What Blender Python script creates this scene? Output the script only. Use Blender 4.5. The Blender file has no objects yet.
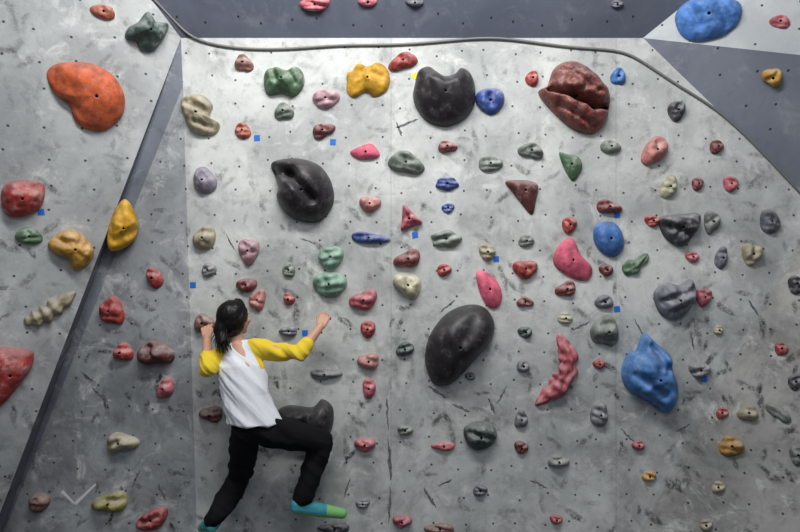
import bpy, math, random
from mathutils import Vector, noise, Matrix
import numpy as np
random.seed(7)
sc=bpy.context.scene
sc.view_settings.view_transform='Standard'
CD=4.5; CZ=2.12; F=675.0
CAM=Vector((0,-CD,CZ))
def ray(px,py): return Vector(((px-400)/F,1.0,-(py-266)/F))
def P(px,py,y): return CAM+ray(px,py)*(y+CD)
def s2l(c):
    return tuple(((v/255)/12.92 if v/255<=0.04045 else ((v/255+0.055)/1.055)**2.4) for v in c)+(1.0,)
class Plane:
    def __init__(s,a,b,c):
        s.o=a.copy(); n=(b-a).cross(c-a).normalized()
        if n.y>0: n=-n
        s.n=n; s.u=(Vector((1,0,0))-n*n.x).normalized(); s.v=n.cross(s.u)*1
        if s.v.z<0: s.v=-s.v
    def at(s,px,py):
        d=ray(px,py); t=s.n.dot(s.o-CAM)/s.n.dot(d); return CAM+d*t
# ---------------- node helpers
def mat_new(name):
    m=bpy.data.materials.new(name); m.use_nodes=True
    nt=m.node_tree; b=nt.nodes['Principled BSDF']; return m,nt,b
def mth(nt,op,a,b=None,c=None,clamp=False):
    n=nt.nodes.new('ShaderNodeMath'); n.operation=op; n.use_clamp=clamp
    for i,v in enumerate((a,b,c)):
        if v is None: continue
        if isinstance(v,(int,float)): n.inputs[i].default_value=v
        else: nt.links.new(v,n.inputs[i])
    return n.outputs[0]
def mixc(nt,f,a,b,bt='MIX'):
    n=nt.nodes.new('ShaderNodeMix'); n.data_type='RGBA'; n.blend_type=bt
    for s,v in ((n.inputs[0],f),(n.inputs[6],a),(n.inputs[7],b)):
        if isinstance(v,(int,float,tuple)): s.default_value=v
        else: nt.links.new(v,s)
    return n.outputs[2]
def sstep(nt,x,a,b):
    n=nt.nodes.new('ShaderNodeMapRange'); n.interpolation_type='SMOOTHSTEP'
    n.inputs[1].default_value=a; n.inputs[2].default_value=b
    nt.links.new(x,n.inputs[0]); return n.outputs[0]
def noi(nt,vec,scale,detail=6,rough=.6,dist=0):
    n=nt.nodes.new('ShaderNodeTexNoise'); n.inputs['Scale'].default_value=scale
    n.inputs['Detail'].default_value=detail; n.inputs['Roughness'].default_value=rough; n.inputs['Distortion'].default_value=dist
    nt.links.new(vec,n.inputs['Vector']); return n.outputs['Fac']

def wall_mat(name,c_dark,c_light,seams=True,scuff=1.0,dots=True,mott=1.0):
    m,nt,b=mat_new(name)
    tc=nt.nodes.new('ShaderNodeTexCoord'); v=tc.outputs['Object']
    sx=nt.nodes.new('ShaderNodeSeparateXYZ'); nt.links.new(v,sx.inputs[0])
    X,Y,Z=sx.outputs
    low=sstep(nt,Z,3.7,1.4)
    col=mixc(nt,sstep(nt,noi(nt,v,1.3,8,.62,.3),.32,.68),s2l(c_dark),s2l(c_light))
    gf=mth(nt,'MULTIPLY',sstep(nt,noi(nt,v,2.3,9,.70,.5),.42,.66),mth(nt,'MULTIPLY_ADD',low,.36*mott,.12*mott))
    col=mixc(nt,gf,col,s2l([q*.55 for q in c_dark]))
    col=mixc(nt,mth(nt,'MULTIPLY',sstep(nt,noi(nt,v,8,10,.78),.49,.69),.5*mott),col,s2l([q*.62 for q in c_dark]))
    # chalk dust
    col=mixc(nt,mth(nt,'MULTIPLY',sstep(nt,noi(nt,v,4.6,9,.74,.6),.52,.68),.55*mott),col,s2l((222,223,220)))
    col=mixc(nt,mth(nt,'MULTIPLY',sstep(nt,noi(nt,v,26,7,.82),.58,.70),.45*mott),col,s2l([q*.48 for q in c_dark]))
    # rubber scuff marks, clustered
    clus=sstep(nt,noi(nt,v,1.9,3,.6),.38,.56)
    for k,(rot,seed,sl,sw,pk) in enumerate(((.6,3.1,.20,.034,.78),(-.75,9.7,.16,.030,.79),(1.45,5.5,.24,.03,.84),(.1,7.7,.14,.026,.82),(1.1,1.3,.09,.024,.82),(-1.3,15.3,.10,.024,.84))):
        mp=nt.nodes.new('ShaderNodeMapping'); mp.vector_type='TEXTURE'; mp.inputs['Rotation'].default_value=(0,rot,0)
        mp.inputs['Location'].default_value=(seed,0,seed*1.7); mp.inputs['Scale'].default_value=(sl*2,1,sw*3.2)
        nv=nt.nodes.new('ShaderNodeTexNoise'); nv.inputs['Scale'].default_value=5; nt.links.new(v,nv.inputs['Vector'])
        va=nt.nodes.new('ShaderNodeVectorMath'); va.operation='MULTIPLY_ADD'; nt.links.new(nv.outputs['Color'],va.inputs[0]); va.inputs[1].default_value=(.09,.09,.09); nt.links.new(v,va.inputs[2])
        nt.links.new(va.outputs[0],mp.inputs[0])
        s2=nt.nodes.new('ShaderNodeSeparateXYZ'); nt.links.new(mp.outputs[0],s2.inputs[0])
        cb=nt.nodes.new('ShaderNodeCombineXYZ'); nt.links.new(s2.outputs[0],cb.inputs[0]); nt.links.new(s2.outputs[2],cb.inputs[1])
        vo=nt.nodes.new('ShaderNodeTexVoronoi'); vo.voronoi_dimensions='2D'; vo.inputs['Scale'].default_value=1.0
        nt.links.new(cb.outputs[0],vo.inputs['Vector'])
        sep=nt.nodes.new('ShaderNodeSeparateColor'); nt.links.new(vo.outputs['Color'],sep.inputs[0])
        line=sstep(nt,vo.outputs['Distance'],.27,.10)
        pick=mth(nt,'MULTIPLY',mth(nt,'GREATER_THAN',sep.outputs[0],pk),mth(nt,'MULTIPLY_ADD',sep.outputs[1],.7,.3))
        gr=sstep(nt,noi(nt,v,30,5,.8),.38,.56)
        f=mth(nt,'MULTIPLY',mth(nt,'MULTIPLY',line,pick),mth(nt,'MULTIPLY',gr,clus))
        f=mth(nt,'MULTIPLY',f,mth(nt,'MULTIPLY_ADD',low,.55*scuff,.42*scuff))
        col=mixc(nt,f,col,s2l((48,48,50)))
    if dots:
        cb=nt.nodes.new('ShaderNodeCombineXYZ'); nt.links.new(X,cb.inputs[0]); nt.links.new(Z,cb.inputs[1])
        vo=nt.nodes.new('ShaderNodeTexVoronoi'); vo.voronoi_dimensions='2D'; vo.inputs['Scale'].default_value=5.4; vo.inputs['Randomness'].default_value=.38
        nt.links.new(cb.outputs[0],vo.inputs['Vector'])
        col=mixc(nt,mth(nt,'MULTIPLY',sstep(nt,vo.outputs['Distance'],.048,.032),.85),col,s2l((24,24,26)))
    if seams:
        xs=mth(nt,'PINGPONG',mth(nt,'ADD',X,-1.44+15),.75)
        col=mixc(nt,mth(nt,'MULTIPLY',sstep(nt,xs,.004,.001),.28),col,s2l((60,60,62)))
    nt.links.new(col,b.inputs['Base Color']); b.inputs['Roughness'].default_value=.92; b.inputs['Specular IOR Level'].default_value=.15
    bp=nt.nodes.new('ShaderNodeBump'); bp.inputs['Strength'].default_value=.1; bp.inputs['Distance'].default_value=.01
    nt.links.new(noi(nt,v,40,6,.7),bp.inputs['Height']); nt.links.new(bp.outputs[0],b.inputs['Normal'])
    return m
M_main=wall_mat('painted_plywood_main',(164,167,166),(206,208,205))
M_left=wall_mat('painted_plywood_left',(152,155,156),(188,191,190),seams=False,mott=.9)
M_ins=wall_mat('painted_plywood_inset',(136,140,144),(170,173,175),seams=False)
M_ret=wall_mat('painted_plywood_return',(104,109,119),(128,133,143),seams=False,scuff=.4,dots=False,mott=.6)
M_right=wall_mat('painted_plywood_right',(140,140,138),(174,173,170),seams=False)
M_roof=wall_mat('shaded_plywood_roof',(82,86,99),(96,100,113),seams=False,scuff=.15,mott=.12)  # shade of the down-facing overhang is put into this darker base colour
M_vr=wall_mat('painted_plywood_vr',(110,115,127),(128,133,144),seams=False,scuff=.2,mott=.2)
M_wr=wall_mat('painted_plywood_wr',(170,174,177),(196,199,200),seams=False,scuff=.3,mott=.3)

# ---------------- wall panels
plM=Plane(P(300,100,0),P(600,100,0),P(400,500,0))
A=P(181,38,0); Pt=P(152,0,-.12); B=P(5,500,-.15)
plL=Plane(A,Pt,B)
E=P(183,86,0); D=P(4,532,.12)
plT=Plane(E,P(197,532,0),D)
K=P(643,38,0)
plU=Plane(A,K,Pt)
KW=plU.at(690,0)
V2=P(800,55,-.32)
plW=Plane(K,KW,V2)
plV=Plane(K,P(800,190,0),V2)
plR=Plane(P(818,207,0),P(640,532,0),P(800,532,-.3))
def dd(py): return plR.at(1000,py).y-plV.at(1000,py).y
best=min(range(-200,600),key=lambda q:abs(dd(q)))
X1=plR.at(1000,best)
Q=P(818,207,0)
def lerp2(a,b,t): return (a[0]+(b[0]-a[0])*t,a[1]+(b[1]-a[1])*t)
def panel(name,pts,mat):
    import bmesh
    bm=bmesh.new(); vs=[bm.verts.new(p) for p in pts]; bm.faces.new(vs)
    bmesh.ops.bisect_plane(bm,geom=bm.verts[:]+bm.edges[:]+bm.faces[:],plane_co=(0,0,0),plane_no=(0,0,-1),clear_outer=True)
    bmesh.ops.triangulate(bm,faces=bm.faces[:])
    bm.normal_update()
    me=bpy.data.meshes.new(name); bm.to_mesh(me); bm.free()
    o=bpy.data.objects.new(name,me); sc.collection.objects.link(o); me.materials.append(mat); return o
le=lerp2((181,38),(5,500),1.35); te=lerp2((183,86),(4,532),1.35)
Kw_ext=lerp2((643,38),(690,0),2.6); Pu_ext=lerp2((181,38),(152,0),3.2)
kv=lerp2((643,38),(800,55),2.4)
panel('wall_center',[P(181,38,0),E,P(204,760,0),P(515,760,0),Q,K],M_main)
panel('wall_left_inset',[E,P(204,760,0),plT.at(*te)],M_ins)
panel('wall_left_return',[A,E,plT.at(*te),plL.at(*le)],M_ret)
panel('wall_left',[A,plL.at(*le),plL.at(-260,le[1]),plL.at(-260,-90),plL.at(*Pu_ext)],M_left)
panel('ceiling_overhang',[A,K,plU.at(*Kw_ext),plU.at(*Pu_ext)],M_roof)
panel('wall_upper_right',[K,plW.at(*kv),plW.at(kv[0],-70),plW.at(*Kw_ext)],M_wr)
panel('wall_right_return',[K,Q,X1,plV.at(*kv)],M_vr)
panel('wall_right',[Q,X1,plR.at(1000,760),P(515,760,0)],M_right)
m,nt,b=mat_new('crash_mat_vinyl'); b.inputs['Base Color'].default_value=s2l((50,54,64)); b.inputs['Roughness'].default_value=.6
tc=nt.nodes.new('ShaderNodeTexCoord')
nt.links.new(mixc(nt,noi(nt,tc.outputs['Object'],6),s2l((42,46,56)),s2l((66,70,80))),b.inputs['Base Color'])
me=bpy.data.meshes.new('floor'); me.from_pydata([(-4,-6,0),(4,-6,0),(4,.6,0),(-4,.6,0)],[],[(0,1,2,3)]); me.materials.append(m)
o=bpy.data.objects.new('floor',me); sc.collection.objects.link(o)

def side(a,b,p): return (b[0]-a[0])*(p[1]-a[1])-(b[1]-a[1])*(p[0]-a[0])
def plane_at(x,y):
    if x>=643:
        if y<38+(x-643)*17/157:
            return plW if side((643,38),(690,0),(x,y))>0 else plU
        if y<38+(x-643)*152/157: return plV
    elif y<38 and side((152,0),(181,38),(x,y))<0: return plU
    if y<38 and x<640 and x>181: return plU
    lx=181+(y-38)*(5-181)/462.
    if x<lx: return plL
    tx=183+(y-86)*(4-183)/446.
    if x<183+(y-86)*14/446. and y>86: return plT if x>tx-20 else plL
    if x>818+(y-207)*(640-818)/325. and y>207: return plR
    return plM

# ---------------- hold materials
COL=dict(red=(176,62,58),dark_red=(130,58,58),maroon=(108,56,56),brown=(140,96,84),orange=(206,96,54),rust=(172,90,66),yellow=(220,166,40),mustard=(196,146,60),
 olive=(152,142,70),green=(90,122,90),dark_green=(66,86,80),pale_green=(144,184,162),sage=(124,134,124),gray_green=(126,133,127),blue=(54,80,152),light_blue=(74,122,190),sky_blue=(78,130,192),
 black=(42,38,42),charcoal=(66,66,70),gray=(130,130,134),slate=(106,110,120),tan=(180,168,140),cream=(206,200,170),pink=(240,110,138),rose=(196,98,108),mauve=(182,140,150),lilac=(164,156,172),salmon=(192,124,116),brick=(132,68,60))
_mc={}
def hold_mat(c):
    if c in _mc: return _mc[c]
    m,nt,b=mat_new(c+'_polyurethane'); tc=nt.nodes.new('ShaderNodeTexCoord'); v=tc.outputs['Object']
    oi=nt.nodes.new('ShaderNodeObjectInfo')
    base=s2l(COL[c]); dark=s2l([q*.70 for q in COL[c]])
    dustk={'black':.14,'pink':.12,'yellow':.18,'orange':.18,'sky_blue':.22,'light_blue':.2,'brick':.38}.get(c,.48)
    col=mixc(nt,sstep(nt,noi(nt,v,14,5,.65),.3,.65),dark,base)
    col=mixc(nt,mth(nt,'MULTIPLY',sstep(nt,noi(nt,v,12,8,.74),.48,.72),dustk),col,s2l((208,205,202)))
    ge=nt.nodes.new('ShaderNodeNewGeometry'); sz=nt.nodes.new('ShaderNodeSeparateXYZ'); nt.links.new(ge.outputs['Normal'],sz.inputs[0])
    col=mixc(nt,mth(nt,'MULTIPLY',sstep(nt,sz.outputs[2],.1,.9),dustk*.5),col,s2l((206,204,202)))
    if c=='brick':
        col=mixc(nt,mth(nt,'MULTIPLY',sstep(nt,noi(nt,v,16,4,.7,2.5),.5,.6),.6),col,s2l((92,46,44)))
    hs=nt.nodes.new('ShaderNodeHueSaturation'); nt.links.new(col,hs.inputs['Color'])
    nt.links.new(mth(nt,'MULTIPLY_ADD',oi.outputs['Random'],.3,.85),hs.inputs['Value'])
    nt.links.new(hs.outputs[0],b.inputs['Base Color'])
    b.inputs['Roughness'].default_value=.44 if c in('black','brick') else .66
    b.inputs['Specular IOR Level'].default_value=.38
    bp=nt.nodes.new('ShaderNodeBump'); bp.inputs['Strength'].default_value=.16; bp.inputs['Distance'].default_value=.005
    nt.links.new(noi(nt,v,90,4,.6),bp.inputs['Height']); nt.links.new(bp.outputs[0],b.inputs['Normal'])
    _mc[c]=m; return m
M_bolt,nt,b=mat_new('bolt_recess'); b.inputs['Base Color'].default_value=s2l((24,24,26)); b.inputs['Roughness'].default_value=.4; b.inputs['Metallic'].default_value=.6
def smoothclosed(pts,n=8):
    out=[];L=len(pts)
    for i in range(L):
        p0,p1,p2,p3=[pts[(i+k-1)%L] for k in range(4)]
        for j in range(n):
            t=j/n
            out.append(tuple(.5*((2*p1[a])+(-p0[a]+p2[a])*t+(2*p0[a]-5*p1[a]+4*p2[a]-p3[a])*t*t+(-p0[a]+3*p1[a]-3*p2[a]+p3[a])*t**3) for a in (0,1)))
    return out
def finish(name,verts,faces,mats,fm,origin):
    me=bpy.data.meshes.new(name); me.from_pydata([tuple(v-origin) for v in verts],[],faces)
    for q in mats: me.materials.append(q)
    for p,i in zip(me.polygons,fm): p.material_index=i; p.use_smooth=True
    o=bpy.data.objects.new(name,me); o.location=origin; sc.collection.objects.link(o)
    import bmesh
    bm=bmesh.new(); bm.from_mesh(me); bmesh.ops.recalc_face_normals(bm,faces=bm.faces[:]); bm.to_mesh(me); bm.free()
    return o
def hold(out,cx,cy,color,H,NA=48,K_=12,p=2.4,rough=.12,lean=.25,grooves=(),boltpx=1.0,name=None,q=.55,pl=None,freq=14,sunk=.5):
    pl=pl or plane_at(cx,cy)
    c3=pl.at(cx,cy); sc_=(c3-CAM).y/F
    H=H*sc_
    poly=[pl.at(*q_)-c3 for q_ in smoothclosed(out)]
    poly=[(w.dot(pl.u),w.dot(pl.v)) for w in poly]
    seed=Vector((cx*.37,cy*.53,3))
    R=[]
    for k in range(NA):
        a=2*math.pi*k/NA; dx,dy=math.cos(a),math.sin(a); best=0
        for i in range(len(poly)):
            x1,y1=poly[i]; x2,y2=poly[(i+1)%len(poly)]
            den=dx*(y2-y1)-dy*(x2-x1)
            if abs(den)<1e-12: continue
            t=(x1*(y2-y1)-y1*(x2-x1))/den; s=(x1*dy-y1*dx)/den
            if t>0 and -1e-6<=s<=1+1e-6: best=max(best,t)
        R.append(best)
    for k in range(NA):
        if R[k]==0: R[k]=R[k-1]
    Rm=sum(R)/NA
    G=[]
    for (a_,b_,w_,d_) in grooves:
        a3=pl.at(*a_)-c3; b3=pl.at(*b_)-c3
        G.append((Vector((a3.dot(pl.u),a3.dot(pl.v))),Vector((b3.dot(pl.u),b3.dot(pl.v))),w_*sc_,d_))
    def hgt(x,y,t,sa):
        h=(max(0,1-t**p))**q
        h*=1+lean*sa*t
        n=noise.noise(Vector((x*freq,y*freq,0))+seed)+.35*noise.noise(Vector((x*freq*2.3,y*freq*2.3,0))+seed)
        h*=1+n*rough*2.2
        pt=Vector((x,y))
        for a2,b2,w2,d2 in G:
            ab=b2-a2; tt=max(0,min(1,(pt-a2).dot(ab)/max(ab.dot(ab),1e-9)))
            d=(pt-(a2+ab*tt)).length/w2
            h-=d2*math.exp(-d*d)*min(1,h*2)
        return max(h,0)*H
    rb=min(.0075*boltpx,Rm*.26)
    verts=[];faces=[];fm=[]
    h0=hgt(0,0,0,0)
    def W(x,y,h): return c3+pl.u*x+pl.v*y+pl.n*h
    verts.append(W(0,0,h0*(1-sunk)))
    rings=[]
    for kind,kk in [('b0',0)]+[('r',i) for i in range(K_+1)]+[('base',0)]:
        ring=[]
        for k in range(NA):
            a=2*math.pi*k/NA; dx,dy=math.cos(a),math.sin(a)
            if kind=='b0': x,y=dx*rb*.95,dy*rb*.95; h=h0*(1-sunk)
            elif kind=='base': x,y=dx*R[k],dy*R[k]; h=-.0005
            else:
                t=math.sin(kk/K_*math.pi/2)
                r=rb+(R[k]-rb)*t; x,y=dx*r,dy*r; h=hgt(x,y,t,dy)
            ring.append(len(verts)); verts.append(W(x,y,h))
        rings.append(ring)
    for k in range(NA): faces.append((0,rings[0][k],rings[0][(k+1)%NA])); fm.append(1)
    for i in range(len(rings)-1):
        for k in range(NA):
            k2=(k+1)%NA
            faces.append((rings[i][k],rings[i+1][k],rings[i+1][k2],rings[i][k2])); fm.append(1 if i==0 else 0)
    return finish(name or color+'_climbing_hold',verts,faces,[hold_mat(color),M_bolt],fm,c3)
def ell(cx,cy,w,h,rot=0,kind='o',seed=0,n=12):
    rnd=random.Random(seed); out=[]
    ph=[rnd.uniform(0,6.28) for _ in range(3)]
    for k in range(n):
        a=2*math.pi*k/n
        r=1+.07*math.sin(2*a+ph[0])+.07*math.sin(3*a+ph[1])
        if kind=='l': r=.95+.09*math.cos(5*a+ph[2])
        if kind=='t': r=.62/max(.52,math.cos(((a-math.pi/2+math.pi/3)%(2*math.pi/3))-math.pi/3))*1.0
        if kind=='b': r=.95+.13*math.cos(2*a)+.13*math.cos(3*a+ph[1])
        x,y=r*math.cos(a)*w/2,r*math.sin(a)*h/2
        c,s=math.cos(math.radians(rot)),math.sin(math.radians(rot))
        out.append((cx+x*c-y*s,cy+x*s+y*c))
    return out
cnt=[0]
def g(cx,cy,w,h,color,rot=0,kind='o',H=None,**k):
    cnt[0]+=1; sd=cnt[0]; r=random.Random(sd*13)
    mn=min(w,h); H=H or mn*.5
    gr=k.pop('grooves',None)
    if gr is None:
        gr=[]
        a=r.uniform(0,6.28)
        gr.append(((cx+math.cos(a)*w*.3,cy-h*.22),(cx-math.cos(a)*w*.35,cy-h*.18+r.uniform(-.1,.3)*h),mn*.15,.35))
        if r.random()<.5: gr.append(((cx-w*.4,cy+h*r.uniform(.0,.3)),(cx+w*.4,cy+h*r.uniform(.0,.3)),mn*.1,.22))
    return hold(ell(cx,cy,w,h,rot,kind,sd,18 if kind=='l' else 12),cx,cy,color,H,grooves=gr,rough=k.pop('rough',.15),**k)
def sweep(sp,wd,color,H=.8,lump=0,nl=8,rough=.15):
    cx,cy=sp[len(sp)//2]; pl=plane_at(cx,cy); c3=pl.at(cx,cy); sc_=(c3-CAM).y/F
    L=[]
    n=len(sp)
    for i in range(n-1):
        p0=sp[max(i-1,0)];p1=sp[i];p2=sp[i+1];p3=sp[min(i+2,n-1)]
        for j in range(10):
            t=j/10
            L.append((tuple(.5*((2*p1[a])+(-p0[a]+p2[a])*t+(2*p0[a]-5*p1[a]+4*p2[a]-p3[a])*t*t+(-p0[a]+3*p1[a]-3*p2[a]+p3[a])*t**3) for a in(0,1)), wd[i]*(1-t)+wd[i+1]*t))
    L.append((sp[-1],wd[-1]))
    verts=[];faces=[];Mx=16;m=len(L)
    for i,(p,w) in enumerate(L):
        a=L[max(i-1,0)][0]; b2=L[min(i+1,m-1)][0]
        t3=(pl.at(*b2)-pl.at(*a)).normalized(); s3=pl.n.cross(t3)
        e=i/(m-1); w=w*math.sqrt(max(0.02,1-abs(2*e-1)**5))
        w*=1+lump*math.sin(e*nl*2*math.pi)
        w*=sc_/2
        for k in range(Mx+1):
            an=math.pi*k/Mx
            rr=1+rough*2*noise.noise(Vector((p[0]*.12,p[1]*.12,k*.35)))
            verts.append(pl.at(*p)+s3*math.cos(an)*w*rr+pl.n*(math.sin(an)*w*2*H*rr-.0005))
    for i in range(m-1):
        for k in range(Mx):
            a=i*(Mx+1)+k; faces.append((a,a+1,a+Mx+2,a+Mx+1))
    faces.append(tuple(range(Mx+1))); faces.append(tuple(range((m-1)*(Mx+1),m*(Mx+1))))
    return finish(color+'_climbing_hold',verts,faces,[hold_mat(color)],[0]*len(faces),c3)
big=dict(NA=120,K_=34)
hold([(47,72),(56,64),(74,62),(92,64),(112,75),(124,95),(122,116),(106,130),(90,130),(76,122),(68,104),(56,95),(49,84)],94,98,'orange',24,grooves=[((52,78),(76,92),9,.22),((68,108),(82,116),7,.12)],rough=.03,p=2,boltpx=1.2,freq=8,**big)
hold([(271,166),(280,160),(300,159),(320,166),(332,184),(333,205),(320,221),(302,222),(287,214),(277,198),(279,186)],304,192,'black',30,grooves=[((272,172),(292,176),7,.45),((292,176),(314,200),5,.32)],rough=.03,p=2,freq=6,**big)
hold([(415,84),(418,72),(428,67),(436,71),(444,76),(455,74),(461,69),(470,74),(475,88),(474,106),(463,120),(446,127),(428,122),(417,110),(413,96)],444,97,'black',26,grooves=[((436,70),(450,74),8,.4),((425,92),(432,112),6,.15)],rough=.03,p=2.2,freq=6,**big)
hold([(425,360),(430,335),(446,314),(466,305),(484,307),(494,322),(491,340),(478,356),(462,374),(448,385),(433,383)],458,345,'black',28,grooves=[((472,318),(462,336),7,.12)],rough=.03,p=2,freq=6,**big)
hold([(277,412),(290,405),(312,407),(322,399),(333,408),(332,428),(322,440),(300,440),(284,430)],306,422,'black',22,grooves=[((318,402),(306,424),5,.3)],rough=.04,freq=6,**big)
hold([(658,222),(662,216),(680,214),(698,214),(697,228),(686,244),(676,246),(664,237)],678,228,'charcoal',18,grooves=[((662,226),(690,236),4,.3),((670,216),(676,226),4,.25)],rough=.14,**big)
hold([(538,93),(547,86),(553,70),(564,63),(580,66),(598,80),(609,98),(605,122),(592,134),(572,129),(552,112)],574,98,'brick',28,grooves=[((548,92),(572,100),3.,.75),((572,100),(590,108),4,.75),((590,108),(608,108),3.4,.75),((560,74),(592,96),2.5,.16),((556,108),(590,128),2.5,.16)],rough=.07,freq=16,**big)
hold([(622,366),(629,352),(636,350),(643,333),(654,342),(666,352),(669,368),(676,386),(674,404),(664,413),(648,402),(630,392),(622,380)],650,376,'sky_blue',30,grooves=[((646,344),(660,366),4,.3),((630,372),(656,392),4,.2)],rough=.07,freq=10,**big)
hold([(675,17),(684,4),(704,-2),(734,0),(742,10),(736,26),(718,38),(694,42),(680,34)],708,18,'light_blue',18,grooves=[((690,10),(700,28),5,.25),((720,8),(726,26),5,.25)],rough=.08,boltpx=1.3,**big)
hold([(147,12),(155,22),(168,24),(165,36),(160,44),(152,52),(140,50),(136,42),(125,38),(128,28),(138,22)],147,33,'dark_green',20,grooves=[((147,33),(166,28),3,.1)],rough=.12,p=1.7,NA=80,K_=20)
hold([(1,196),(6,184),(22,180),(40,182),(45,192),(40,208),(22,217),(6,214)],22,198,'red',20,rough=.1,NA=80,K_=20,grooves=[((8,190),(38,186),5,.25)])
hold([(107,240),(110,222),(116,208),(125,199),(134,210),(138,226),(134,240),(124,248),(111,251)],121,227,'yellow',16,rough=.09,NA=80,K_=20,pl=plL,grooves=[((112,238),(134,230),5,.25)])
hold([(48,244),(58,233),(72,229),(84,236),(94,250),(88,264),(74,270),(68,258),(56,254)],74,248,'mustard',16,rough=.12,NA=80,K_=20,grooves=[((60,240),(84,244),4,.3)])
hold([(-6,352),(18,348),(33,352),(31,368),(18,386),(2,404),(-8,400)],10,372,'red',16,rough=.06,NA=80,K_=20,grooves=[])
hold([(347,82),(347,74),(352,71),(358,64),(368,67),(378,63),(387,69),(390,80),(386,92),(374,97),(366,92),(354,98),(347,92)],368,80,'yellow',10,rough=.12,NA=80,K_=20,p=3,grooves=[((355,76),(364,72),4,.3),((372,76),(382,78),4,.3)])
hold([(264,84),(266,72),(276,68),(286,71),(298,68),(304,76),(303,88),(294,97),(282,94),(268,95)],284,82,'green',16,rough=.14,NA=80,K_=20,grooves=[((274,72),(278,82),3,.4),((290,74),(296,84),3,.4)])
hold([(182,100),(196,95),(206,97),(213,106),(210,117),(220,124),(216,134),(202,136),(190,128),(184,114)],200,115,'tan',17,rough=.14,NA=80,K_=20,grooves=[((190,106),(206,112),4,.35),((198,124),(212,128),3,.3)])
hold([(553,262),(556,250),(564,240),(573,239),(580,254),(592,268),(588,280),(574,279),(560,271)],571,260,'pink',10,rough=.05,NA=80,K_=20,grooves=[])
hold([(476,274),(484,271),(496,280),(502,294),(499,306),(490,308),(481,296)],489,289,'pink',9,rough=.06,NA=64,K_=16,grooves=[])
hold([(594,228),(602,222),(614,223),(622,234),(623,248),(614,257),(602,253),(594,242)],608,239,'light_blue',12,rough=.03,NA=64,K_=16,grooves=[])
hold([(505,182),(515,180),(530,181),(538,186),(536,200),(532,215),(522,205),(512,192)],524,191,'maroon',10,rough=.06,NA=64,K_=16,grooves=[])
hold([(654,292),(664,282),(678,285),(690,279),(695,292),(690,308),(676,320),(662,316),(655,304)],674,300,'slate',17,rough=.14,NA=80,K_=20,grooves=[((660,300),(688,290),4,.3),((668,312),(686,304),3,.25)])
hold([(559,152),(566,154),(578,157),(582,168),(574,181),(568,176),(562,164)],570,165,'green',8,rough=.06,NA=64,K_=16,grooves=[])
hold([(350,152),(362,146),(372,144),(380,155),(372,159),(358,159)],366,153,'pink',7,rough=.06,NA=64,K_=16,grooves=[])
hold([(464,428),(476,421),(490,423),(497,434),(490,446),(476,450),(466,441)],480,435,'dark_green',15,rough=.14,NA=64,K_=16,grooves=[((470,430),(490,436),3,.3)])
hold(ell(490,101,27,28,0,'o',3),490,101,'blue',12,p=2,NA=64,K_=16,rough=.05,boltpx=1.2,grooves=[((489,98),(491,104),4.5,.6)])
sweep([(559,334),(564,346),(567,362),(562,380),(550,393),(535,405)],[8,15,18,19,16,8],'rose',H=.5,lump=.06,nl=9,rough=.3)
sweep([(24,322),(36,318),(48,312),(60,303),(76,292)],[8,16,15,16,8],'tan',H=.5,lump=.2,nl=5,rough=.1)
sweep([(766,404),(778,412),(790,422)],[8,12,8],'gray_green',H=.5)
sweep([(622,270),(634,266),(648,254)],[10,14,6],'green',H=.45,rough=.3)
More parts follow.
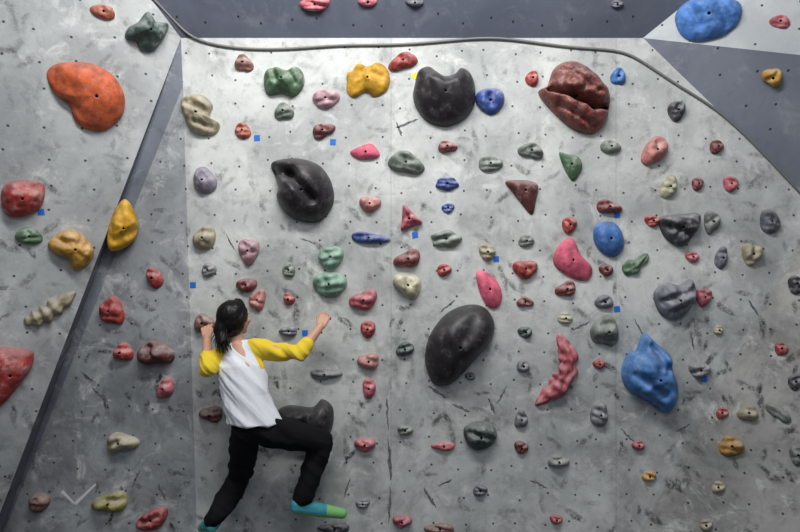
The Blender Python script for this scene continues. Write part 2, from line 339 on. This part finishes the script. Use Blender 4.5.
G_=[(103,12,25,15,'rust',15),(29,236,28,17,'green',0),(113,311,22,34,'red',-15,'b'),(155,278,14,24,'red',-25),(124,352,18,22,'red',0,'b'),(156,353,34,30,'maroon',0,'b'),
(166,388,15,24,'rose',20),(122,442,30,22,'tan',0,'b'),(40,502,20,20,'brown',0),(112,502,34,24,'olive',-10,'b'),(153,519,34,20,'red',-25),
(315,4,30,14,'rose',0),(368,2,18,9,'rose',0),(415,2,18,9,'slate',0),
(244,64,18,19,'brown',30,'b'),(326,99,26,20,'mauve',0),(284,112,18,20,'sage',0,'b'),(403,62,28,19,'red',-20,'b'),(532,79,14,15,'red',0),(618,77,14,20,'light_blue',0,'b'),
(676,111,16,22,'charcoal',20),(243,131,17,15,'rust',20),(323,131,22,17,'dark_red',-20,'b'),(406,163,34,25,'sage',15,'b'),(447,147,18,14,'dark_red',0,'b'),(490,164,26,15,'sage',0),
(531,151,24,18,'gray_green',10,'b'),(610,147,20,14,'gray_green',0),(654,151,22,32,'salmon',30),(716,147,14,14,'dark_red',0),(205,181,23,27,'lilac',0),
(370,204,20,18,'salmon',0,'b'),(447,184,24,14,'blue',0,'l'),(448,208,13,10,'blue',0),(409,219,22,27,'rose',-20,'t'),(608,207,24,16,'dark_red',10,'b'),(668,187,17,24,'cream',20),
(697,184,12,13,'dark_red',0),(730,184,14,17,'rose',0),(205,238,22,25,'tan',10),(249,251,19,32,'mauve',0,'b'),(369,238,37,13,'blue',5,'b'),(446,239,32,18,'sage',0,'l'),
(331,257,24,24,'pale_green',0),(330,284,32,27,'pale_green',0),(408,259,26,20,'dark_red',-20,'b'),(569,225,14,18,'red',0),(526,241,16,12,'gray_green',0),(487,252,16,17,'tan',0),
(525,269,23,22,'red',0,'b'),(652,221,15,12,'red',10),(711,222,15,28,'gray_green',0,'b'),(769,222,20,24,'slate',-30),(751,254,19,26,'tan',0,'b'),(721,258,12,24,'slate',15),
(692,257,14,11,'rose',0),(606,270,14,12,'dark_red',0),(209,270,15,14,'gray',0),(289,270,12,16,'sage',0),(247,285,20,15,'dark_red',0),(258,300,15,26,'salmon',15,'b'),(289,299,12,12,'red',0),
(364,300,27,22,'rose',-20,'b'),(408,285,28,26,'cream',35,'b'),(444,270,14,13,'red',0),(566,289,20,17,'dark_red',-20,'b'),(525,302,16,12,'dark_red',0,'b'),(604,302,20,13,'slate',0),(565,318,16,11,'cream',10),
(703,297,15,22,'rose',10,'b'),(605,331,26,36,'sage',0,'b'),(525,332,14,12,'dark_green',0),(368,329,14,19,'red',0),(289,331,17,12,'slate',0,'b'),(369,361,20,19,'salmon',0,'b'),(405,349,18,14,'dark_green',-15),
(369,388,14,20,'rose',0),(325,374,30,13,'gray',0,'b'),(405,430,15,11,'sage',0),(365,444,20,15,'rose',0),(444,446,22,10,'rose',0,'b'),(521,447,14,13,'dark_red',20),(521,419,12,22,'gray',10,'b'),
(599,414,19,25,'gray',0),(599,364,12,10,'red',0),(523,366,14,12,'gray',0),(699,370,20,17,'gray',0,'b'),(722,413,12,12,'red',0),(748,413,20,18,'tan',0,'b'),(731,446,24,22,'mustard',0,'o'),
(781,349,13,14,'red',0),(795,382,14,17,'charcoal',0),(797,455,16,20,'gray_green',0),(718,487,14,12,'tan',0),(706,525,14,12,'tan',0),(649,476,14,11,'mustard',0),(638,445,12,10,'red',0),
(558,461,20,14,'gray_green',0,'b'),(480,490,14,12,'slate',0),(556,519,12,10,'red',0),(402,521,18,15,'rose',0,'b'),(440,528,28,12,'brown',0,'b'),(212,414,22,19,'maroon',0,'b'),
(204,323,19,22,'brown',0,'b'),(796,285,18,18,'charcoal',0),(718,330,10,9,'tan',0),(773,77,20,21,'mustard',20,'b'),(780,22,20,14,'rose',0),(335,528,30,12,'charcoal',0,'b'),(203,541,24,14,'charcoal',0,'b'),
(660,352,10,8,'tan',0),(363,503,14,10,'gray',0),(470,376,10,8,'dark_green',0),(617,4,12,8,'slate',0)]
for t in G_:
    g(t[0],t[1],t[2],t[3],t[4],t[5],t[6] if len(t)>6 else 'o')

# ---------------- tape tags
M_tape,nt,b=mat_new('blue_tape'); b.inputs['Base Color'].default_value=s2l((20,100,190)); b.inputs['Roughness'].default_value=.6
M_ytape,nt,b=mat_new('yellow_tape'); b.inputs['Base Color'].default_value=s2l((230,215,40)); b.inputs['Roughness'].default_value=.6
for i,(x,y,rot) in enumerate([(257,138,5),(333,142,-4),(41,212,3),(496,259,2),(617,215,0),(617,309,6),(193,285,0),(704,379,4),(415,235,10),(305,333,5),(415,76,40)]):
    pl=plane_at(x,y); c=pl.at(x,y); s=.019
    r=math.radians(rot); u=pl.u*math.cos(r)+pl.v*math.sin(r); v=pl.v*math.cos(r)-pl.u*math.sin(r)
    vs=[c+u*a*s+v*b_*s*1.0+pl.n*h for h in(.0005,.003) for a,b_ in((-1,-1),(1,-1),(1,1),(-1,1))]
    o=finish('yellow_tape_tag' if i==10 else 'blue_tape_tag',vs,[(0,1,2,3),(4,5,6,7),(0,1,5,4),(1,2,6,5),(2,3,7,6),(3,0,4,7)],[M_ytape if i==10 else M_tape],[0]*6,c)
    for p_ in o.data.polygons: p_.use_smooth=False
M_ch,nt,b=mat_new('white_chalk'); b.inputs['Base Color'].default_value=s2l((215,215,215)); b.inputs['Roughness'].default_value=.9
vs=[];fs=[]
pl=plane_at(78,495); c=pl.at(78,495)
for a,b_ in (((62,491),(75,504)),((75,504),(96,484))):
    d=Vector((b_[0]-a[0],b_[1]-a[1])).normalized(); n=(-d.y*1.8,d.x*1.8)
    k=len(vs)
    for q_ in ((a[0]+n[0],a[1]+n[1]),(b_[0]+n[0]*.5,b_[1]+n[1]*.5),(b_[0]-n[0]*.5,b_[1]-n[1]*.5),(a[0]-n[0],a[1]-n[1])): vs.append(pl.at(*q_)+pl.n*.0015)
    fs.append((k,k+1,k+2,k+3))
finish('chalk_tick_mark',vs,fs,[M_ch],[0,0],c)
# rubber streaks smeared on the plywood by shoes
M_rub,nt,b=mat_new('rubber_smear'); b.inputs['Roughness'].default_value=.9; b.inputs['Specular IOR Level'].default_value=.1
tc=nt.nodes.new('ShaderNodeTexCoord'); nt.links.new(mixc(nt,sstep(nt,noi(nt,tc.outputs['Object'],40,5,.8),.35,.65),s2l((74,74,76)),s2l((124,125,126))),b.inputs['Base Color'])
vs=[];fs=[]; rr=random.Random(5)
for (a,b_,w) in (((387,398),(388,430),1.6),((388,436),(391,480),2.2),((390,486),(389,524),1.8),((488,398),(495,414),2),((428,386),(446,398),2.2),((452,404),(470,412),2),((158,484),(166,500),1.8),((396,128),(418,119),1.6),((396,122),(402,136),1.3),
 ((424,488),(436,508),2.2),((438,486),(452,480),2),((350,478),(344,498),1.6),((507,386),(497,404),1.5),((572,330),(590,322),1.4),((634,318),(646,340),1.5),((690,330),(694,350),1.4),((92,388),(108,402),1.7),((140,470),(132,488),1.5),((620,428),(634,442),1.6),((455,300),(440,312),1.5),((530,480),(548,488),1.6),((226,234),(236,252),1.2),((300,238),(316,244),1.2),((748,300),(760,318),1.4),((676,432),(690,424),1.4)):
    pl=plane_at(*a); d=Vector((b_[0]-a[0],b_[1]-a[1])); n=Vector((-d.y,d.x)).normalized(); K2=9; k=len(vs)
    for i in range(K2+1):
        t=i/K2; p_=Vector(a)+d*t+n*rr.uniform(-.6,.6); ww=w*math.sqrt(max(.03,1-(2*t-1)**2))*rr.uniform(.25,.9)
        for sg in(1,-1): vs.append(pl.at(p_.x+n.x*ww*sg,p_.y+n.y*ww*sg)+pl.n*.0012)
    for i in range(K2): fs.append((k+2*i,k+2*i+1,k+2*i+3,k+2*i+2))
finish('rubber_scuff_marks',vs,fs,[M_rub],[0]*len(fs),P(400,300,0))

def curve(name,polys,r,mat,parent=None,typ='NURBS'):
    cu=bpy.data.curves.new(name,'CURVE'); cu.dimensions='3D'; cu.bevel_depth=r; cu.bevel_resolution=2; cu.resolution_u=4; cu.use_fill_caps=True
    for pts in polys:
        s=cu.splines.new(typ); s.points.add(len(pts)-1)
        for i,p_ in enumerate(pts): s.points[i].co=(p_[0],p_[1],p_[2],1); s.points[i].radius=p_[3] if len(p_)>3 else 1
        if typ=='NURBS': s.order_u=4; s.use_endpoint_u=True
    cu.materials.append(mat)
    o=bpy.data.objects.new(name,cu); sc.collection.objects.link(o)
    if parent: o.parent=parent
    return o
M_rope,nt,b=mat_new('grey_cable_sheath'); b.inputs['Base Color'].default_value=s2l((112,114,110)); b.inputs['Roughness'].default_value=.6
cp=[(140,-14),(160,6),(178,26),(196,42),(240,50),(290,50),(340,45),(400,46),(450,41),(495,36),(540,44),(580,49),(622,50),(645,64),(680,88),(715,108),(750,140),(780,172),(806,200)]
pts=[]
for x,y in cp:
    pl=plL if x<179 else (plU if (y<38 and x<640) else plM); q_=pl.at(x,y)+pl.n*.012; pts.append(tuple(q_))
curve('electric_cable',[pts],.008,M_rope)

# ================= CLIMBER
root=bpy.data.objects.new('rock_climber',None); sc.collection.objects.link(root)
import bmesh
def ico(sub):
    bm=bmesh.new(); bmesh.ops.create_icosphere(bm,subdivisions=sub,radius=1)
    v=np.array([tuple(q.co) for q in bm.verts]); f=np.array([[w.index for w in q.verts] for q in bm.faces]); bm.free(); return v,f
ICO={2:ico(2),3:ico(3)}
class Blob:
    def __init__(s): s.v=[];s.f=[];s.n=0
    def ball(s,c,r,rot=None,sub=2):
        v,f=ICO[sub]
        if isinstance(r,(int,float)): r=(r,r,r)
        w=v*np.array(r)
        if rot is not None: w=w@np.array(rot).T
        s.v.append(w+np.array(tuple(c))); s.f.append(f+s.n); s.n+=len(v)
    def cap(s,a,b,ra,rb,rot=None):
        a=Vector(a);b=Vector(b)
        ra_=ra if not isinstance(ra,(int,float)) else (ra,)*3; rb_=rb if not isinstance(rb,(int,float)) else (rb,)*3
        L=(b-a).length; n=max(2,int(L/(min(min(ra_),min(rb_))*.22))+1)
        for i in range(n+1):
            t=i/n; s.ball(a.lerp(b,t),tuple(x+(y-x)*t for x,y in zip(ra_,rb_)),rot,3 if max(ra_)>.03 else 2)
    def build(s,name,vox,mats,smooth=4,disp=None):
        me=bpy.data.meshes.new(name+'_tmp'); me.from_pydata(np.vstack(s.v).tolist(),[],np.vstack(s.f).tolist())
        o=bpy.data.objects.new(name+'_tmp',me); sc.collection.objects.link(o)
        r=o.modifiers.new('r','REMESH'); r.mode='VOXEL'; r.voxel_size=vox; r.use_smooth_shade=True
        q=o.modifiers.new('s','SMOOTH'); q.factor=.5; q.iterations=smooth
        dg=bpy.context.evaluated_depsgraph_get(); dg.update()
        m2=bpy.data.meshes.new_from_object(o.evaluated_get(dg)); m2.name=name
        bpy.data.objects.remove(o)
        m2.materials.clear()
        for q in mats: m2.materials.append(q)
        if disp:
            nn=[v.normal.copy() for v in m2.vertices]
            for v,n_ in zip(m2.vertices,nn): v.co+=n_*disp(v.co)
        ob=bpy.data.objects.new(name,m2); sc.collection.objects.link(ob); ob.parent=root
        for p_ in m2.polygons: p_.use_smooth=True
        return ob
def simple(name,c,rough=.7,bump=0,bs=30,c2=None,sss=0,sheen=0,spec=None):
    m,nt,b=mat_new(name); tc=nt.nodes.new('ShaderNodeTexCoord'); v=tc.outputs['Object']
    nt.links.new(mixc(nt,noi(nt,v,14,5,.6),s2l(c2 or [q*.88 for q in c]),s2l(c)),b.inputs['Base Color'])
    b.inputs['Roughness'].default_value=rough
    if bump:
        bp=nt.nodes.new('ShaderNodeBump'); bp.inputs['Strength'].default_value=bump; bp.inputs['Distance'].default_value=.01
        nt.links.new(noi(nt,v,bs,4,.6,.6),bp.inputs['Height']); nt.links.new(bp.outputs[0],b.inputs['Normal'])
    if sss: b.inputs['Subsurface Weight'].default_value=sss; b.inputs['Subsurface Scale'].default_value=.01
    if sheen: b.inputs['Sheen Weight'].default_value=sheen; b.inputs['Specular IOR Level'].default_value=.2
    if spec is not None: b.inputs['Specular IOR Level'].default_value=spec
    return m
M_skin=simple('skin',(206,156,130),.5,sss=.08)
M_white=simple('white_cotton',(228,230,234),.9,c2=(216,219,225),sheen=.1)
M_yel=simple('yellow_cotton',(236,204,58),.9,sheen=.1)
M_pants=simple('black_trouser_fabric',(17,17,20),.9,spec=.2)
M_hair=simple('black_hair',(16,12,12),.42,spec=.22)
M_teal=simple('teal_shoe_fabric',(60,150,165),.6,.2,60)
M_lime=simple('green_shoe_rubber',(130,196,120),.6)
M_eye=simple('eye_white',(235,235,235),.2); M_lip=simple('lips',(170,80,80),.4); M_iris=simple('iris',(30,20,15),.2)
J=dict(pel=P(257,428,-.36),waist=P(250,400,-.37),chest=P(241,366,-.35),neck=P(239,344,-.33),
 ls=P(222,352,-.32),le=P(208,369,-.44),lw=P(207,337,-.25),rs=P(259,349,-.33),re=P(299,354,-.36),rw=P(321,326,-.23),
 lh=P(246,430,-.36),lk=P(240,478,-.14),la=P(214,519,-.28),rh=P(270,430,-.37),rk=P(322,442,-.17),ra=P(303,500,-.21))
body=Blob()
body.cap(J['pel'],J['waist'],(.135,.095,.08),(.11,.085,.06)); body.cap(J['waist'],J['chest'],(.11,.085,.06),(.135,.09,.06))
body.cap(J['chest'],J['neck'],(.135,.09,.06),(.06,.06,.03)); body.cap(J['ls'],J['rs'],.045,.045)
for a,b_,c_ in (('ls','le','lw'),('rs','re','rw')):
    body.cap(J[a],J[b_],.045,.034); body.cap(J[b_],J[b_].lerp(J[c_],.35),.035,.036); body.cap(J[b_].lerp(J[c_],.35),J[c_],.036,.023)
for a,b_,c_ in (('lh','lk','la'),('rh','rk','ra')):
    body.cap(J[a],J[b_],.075,.05); body.cap(J[b_],J[b_].lerp(J[c_],.35),.048,.05); body.cap(J[b_].lerp(J[c_],.35),J[c_],.05,.033)
HC=P(235,319,-.31)
yaw=math.radians(-32); pitch=math.radians(8)
Rh=Matrix.Rotation(yaw,3,'Z')@Matrix.Rotation(pitch,3,'X')
def HL(x,y,z): return HC+Rh@Vector((x,y,z))
R3=[list(r) for r in Rh]
body.cap(J['neck']-Vector((0,0,.03)),HL(0,-.02,-.06),.047,.045)
body.ball(HL(0,-.005,.015),(.074,.092,.09),R3,3)
body.ball(HL(0,.035,-.02),(.06,.055,.075),R3,3)
body.cap(HL(0,.03,-.05),HL(0,.062,-.085),.042,.022)
body.cap(HL(0,.088,.012),HL(0,.103,-.02),.009,.013)
for s in(-1,1):
    body.ball(HL(s*.014,.094,-.024),.008)
    body.cap(HL(s*.076,-.005,.012),HL(s*.074,-.002,-.018),(.009,.016,.016),(.008,.012,.012),R3)
    body.cap(HL(s*.012,.088,.026),HL(s*.045,.075,.028),.009,.008)
    body.ball(HL(s*.045,.06,-.018),.022)
body.cap(HL(-.02,.086,-.05),HL(.02,.086,-.05),.007,.007)
def hand(wr,kn,pn,ts,curl,sc_=.92):
    f=(kn-wr).normalized(); n=(pn-f*pn.dot(f)).normalized(); s=f.cross(n); s=s if s.dot(ts)>0 else -s
    pl_=.085*sc_
    base=[(.030,.0,1.0,.075),(.010,.003,1.04,.083),(-.011,.0,1.0,.077),(-.030,-.004,.92,.062)]
    for i,(o_,_,k,L) in enumerate(base):
        kp=wr+f*pl_*k+s*o_*sc_
        body.cap(wr+s*o_*.55,kp,.0135,.0105)
        p_=kp; r=.0088-(.0012 if i==3 else 0)
        for j,(fr,an) in enumerate(zip((.46,.30,.24),curl)):
            a=math.radians(an+i*4); d=f*math.cos(a)+n*math.sin(a)+s*(.06*(1.2-i))
            d.normalize(); q_=p_+d*L*fr*sc_
            body.cap(p_,q_,r,r*.9); p_=q_; r*=.9
    p_=wr+f*.02+s*.022; 
    body.cap(p_,p_+f*.03+s*.014+n*.008,.0145,.0115); p_=p_+f*.03+s*.014+n*.008
    q_=p_+(f*.7+s*.35+n*.6).normalized()*.03; body.cap(p_,q_,.0105,.0095)
    body.cap(q_,q_+(f*.55-s*.1+n*.8).normalized()*.025,.0095,.0075)
hand(J['lw'],P(206,318,-.155),Vector((0,1,-.3)),Vector((1,0,0)),(40,80,115))
hand(J['rw'],P(328,308,-.145),Vector((0,1,-.2)),Vector((-1,0,0)),(30,62,95))
body.build('body',.0035,[M_skin],3)
def addball(name,c,r,mat,rot=R3):
    b_=Blob(); b_.ball(c,r,rot,3); me=bpy.data.meshes.new(name); me.from_pydata(b_.v[0].tolist(),[],b_.f[0].tolist()); me.materials.append(mat)
    for p_ in me.polygons: p_.use_smooth=True
    o=bpy.data.objects.new(name,me); sc.collection.objects.link(o); o.parent=root
for s,nm in((-1,'left'),(1,'right')):
    addball('eye_'+nm,HL(s*.03,.079,.008),(.014,.009,.008),M_eye); addball('iris_'+nm,HL(s*.03,.0865,.008),(.005,.003,.006),M_iris)
    addball('eyebrow_'+nm,HL(s*.031,.085,.03),(.018,.005,.004),M_hair)
addball('lips',HL(0,.094,-.05),(.021,.006,.008),M_lip)
def ridge(v): 
    return 1-abs(noise.noise(v))*2.2
def fold(c,fx,fz,tilt):
    w=Vector((c.x*fx+c.z*tilt, c.y*fx, c.z*fz+c.x*tilt*.6))
    return ridge(w)*.6+ridge(w*1.9+Vector((4,2,1)))*.3
sh=Blob()
hem=P(255,422,-.375)
sh.cap(J['ls']+Vector((.03,0,.012)),J['rs']+Vector((-.03,0,.012)),.058,.058)
sh.cap(J['neck']+Vector((0,0,-.01)),J['chest'],(.085,.065,.035),(.15,.11,.06))
mid=P(246,394,-.372)
sh.cap(J['chest'],mid,(.15,.11,.05),(.148,.112,.04)); sh.cap(mid,hem,(.148,.112,.04),(.168,.13,.02))
lcuff=J['le'].lerp(J['lw'],.35); rcuff=J['re'].lerp(J['rw'],.38)
sh.cap(J['ls'],J['le'],.062,.053); sh.cap(J['le'],lcuff,.053,.047)
sh.cap(J['rs'],J['re'],.064,.053); sh.cap(J['re'],rcuff,.053,.044)
so=sh.build('raglan_shirt',.006,[M_white,M_yel],3,disp=lambda c:.022*(fold(c,8,5,7)-.6))
def segd(p,a,b):
    ab=b-a;t=max(0,min(1,(p-a).dot(ab)/ab.dot(ab)));return (p-(a+ab*t)).length
ax=(J['chest']-J['neck']).normalized(); latv=Vector((1,0,0)); latv=(latv-ax*latv.dot(ax)).normalized()
for p_ in so.data.polygons:
    c=p_.center; rel=c-J['neck']; s=rel.dot(ax); l=rel.dot(latv); y=False
    if s<.17 and abs(l)>.062+max(0,s)*.40: y=True
    if l>0 and segd(c,J['rs'].lerp(J['re'],.25),J['re'])<.08 and l>.12: y=True
    if segd(c,J['re'],rcuff)<.07 or segd(c,J['le'],lcuff)<.068 : y=True
    if l<-.12 and segd(c,J['ls'].lerp(J['le'],.3),J['le'])<.07: y=True
    if y: p_.material_index=1
tr=Blob()
tr.cap(P(254,416,-.372),J['pel'],(.13,.1,.03),(.15,.118,.07))
tr.cap(J['lh'],J['lk'],.1,.078); tr.cap(J['lk'],J['la']+Vector((0,0,.0)),.078,.068)
tr.cap(J['rh'],J['rk'],.105,.082); tr.cap(J['rk'],J['ra']+Vector((0,0,.02)),.082,.066)
tr.build('trousers',.007,[M_pants],3,disp=lambda c:.018*(fold(c,5,5,5)-.6))
# hair
hb=Blob()
hb.ball(HL(0,-.022,.028),(.094,.1,.096),R3,3); hb.ball(HL(0,-.04,-.01),(.09,.084,.097),R3,3)
for s in(-1,1): hb.cap(HL(s*.070,.02,.045),HL(s*.076,-.03,-.015),.018,.022)
tip=P(224,349,-.44)
PB=HL(-.02,-.10,-.05)
hb.cap(HL(-.01,-.06,-.02),PB,.07,.052)
hb.cap(PB,PB.lerp(tip,.6),.048,.036)
hb.build('hair_cap',.005,[M_hair],3,disp=lambda c:.004*noise.noise(Vector((c.x*60,c.y*60,c.z*12))))
strands=[]
rnd=random.Random(4)
for i in range(230):
    a=rnd.uniform(-2.0,2.0)
    st=Vector((math.sin(a)*.09,.055-abs(a)*.035,.03+math.cos(a)*.088))
    e=Vector((-.02,-.11,-.055))+Vector((rnd.gauss(0,.022),0,rnd.gauss(0,.012))); pts=[]
    for k in range(8):
        t=k/7; q_=st.lerp(e,t); c0=Vector((0,-.022,.02)); d=q_-c0
        ex=math.sqrt((d.x/.097)**2+(d.y/.103)**2+(d.z/.100)**2)
        if t<.93 and ex<1: q_=c0+d/ex
        q_=q_+Vector((rnd.uniform(-1,1),rnd.uniform(-1,1),rnd.uniform(-1,1)))*.0016
        pts.append(tuple(HL(*q_))+(rnd.uniform(.6,1.2),))
    if i%2==0:
        o_=Vector((rnd.gauss(0,1),rnd.gauss(0,1)*.6,0)); en=Vector(pts[-1][:3])
        pts.append(tuple(en.lerp(tip,.5)+o_*.017+Vector((-.008,-.012,0)))+(1,)); pts.append(tuple(tip+o_*.022+Vector((0,0,rnd.uniform(-.03,.05))))+(.4,))
    strands.append(pts)
curve('hair_strands',strands,.0032,M_hair,root)
def shoe(an,heel,toe,nm):
    b_=Blob(); up=Vector((0,0,1)); d=(toe-heel); mid=heel.lerp(toe,.5)
    b_.cap(an+Vector((0,0,-.02)),heel+up*.035,.041,.037); b_.cap(an+Vector((0,0,-.02)),mid+up*.02,.04,.04)
    b_.cap(heel+up*.015,mid+up*.014,.038,.042); b_.cap(mid+up*.014,toe+up*.004,.044,.034)
    o=b_.build(nm,.0045,[M_teal,M_lime],5)
    for p_ in o.data.polygons:
        c=p_.center; t=(c-heel).dot(d)/d.dot(d); base=heel.lerp(toe,t); h=(c-base).z
        if h<-.004 or t>.62: p_.material_index=1
    return o
shoe(J['ra']+Vector((0,-.005,-.01)),P(296,510,-.23),P(342,514,-.13),'shoe_right')
shoe(J['la']+Vector((0,0,-.005)),P(212,529,-.29),P(203,528,-.13),'shoe_left')

def area(name,loc,target,size,sy,power,col=(1,1,1)):
    l=bpy.data.lights.new(name,'AREA'); l.shape='RECTANGLE'; l.size=size; l.size_y=sy; l.energy=power; l.color=col
    o=bpy.data.objects.new(name,l); o.location=loc; o.rotation_euler=(Vector(target)-Vector(loc)).to_track_quat('-Z','Y').to_euler(); sc.collection.objects.link(o)
area('ceiling_light_panel',(-.2,-2.2,4.9),(0,0,2.8),2.6,.4,140,(1,1,.985))
area('ceiling_light_panel_rear',(.2,-5.2,5.2),(0,0,2.0),4,1.2,56,(.97,.98,1))
w=bpy.data.worlds.new('gym_ambient'); sc.world=w; w.use_nodes=True
w.node_tree.nodes['Background'].inputs[0].default_value=(.86,.91,1,1); w.node_tree.nodes['Background'].inputs[1].default_value=.24
c=bpy.data.cameras.new('camera'); c.lens=36*F/800; c.sensor_width=36
o=bpy.data.objects.new('camera',c); o.location=CAM; o.rotation_euler=(math.pi/2,0,0); sc.collection.objects.link(o); sc.camera=o
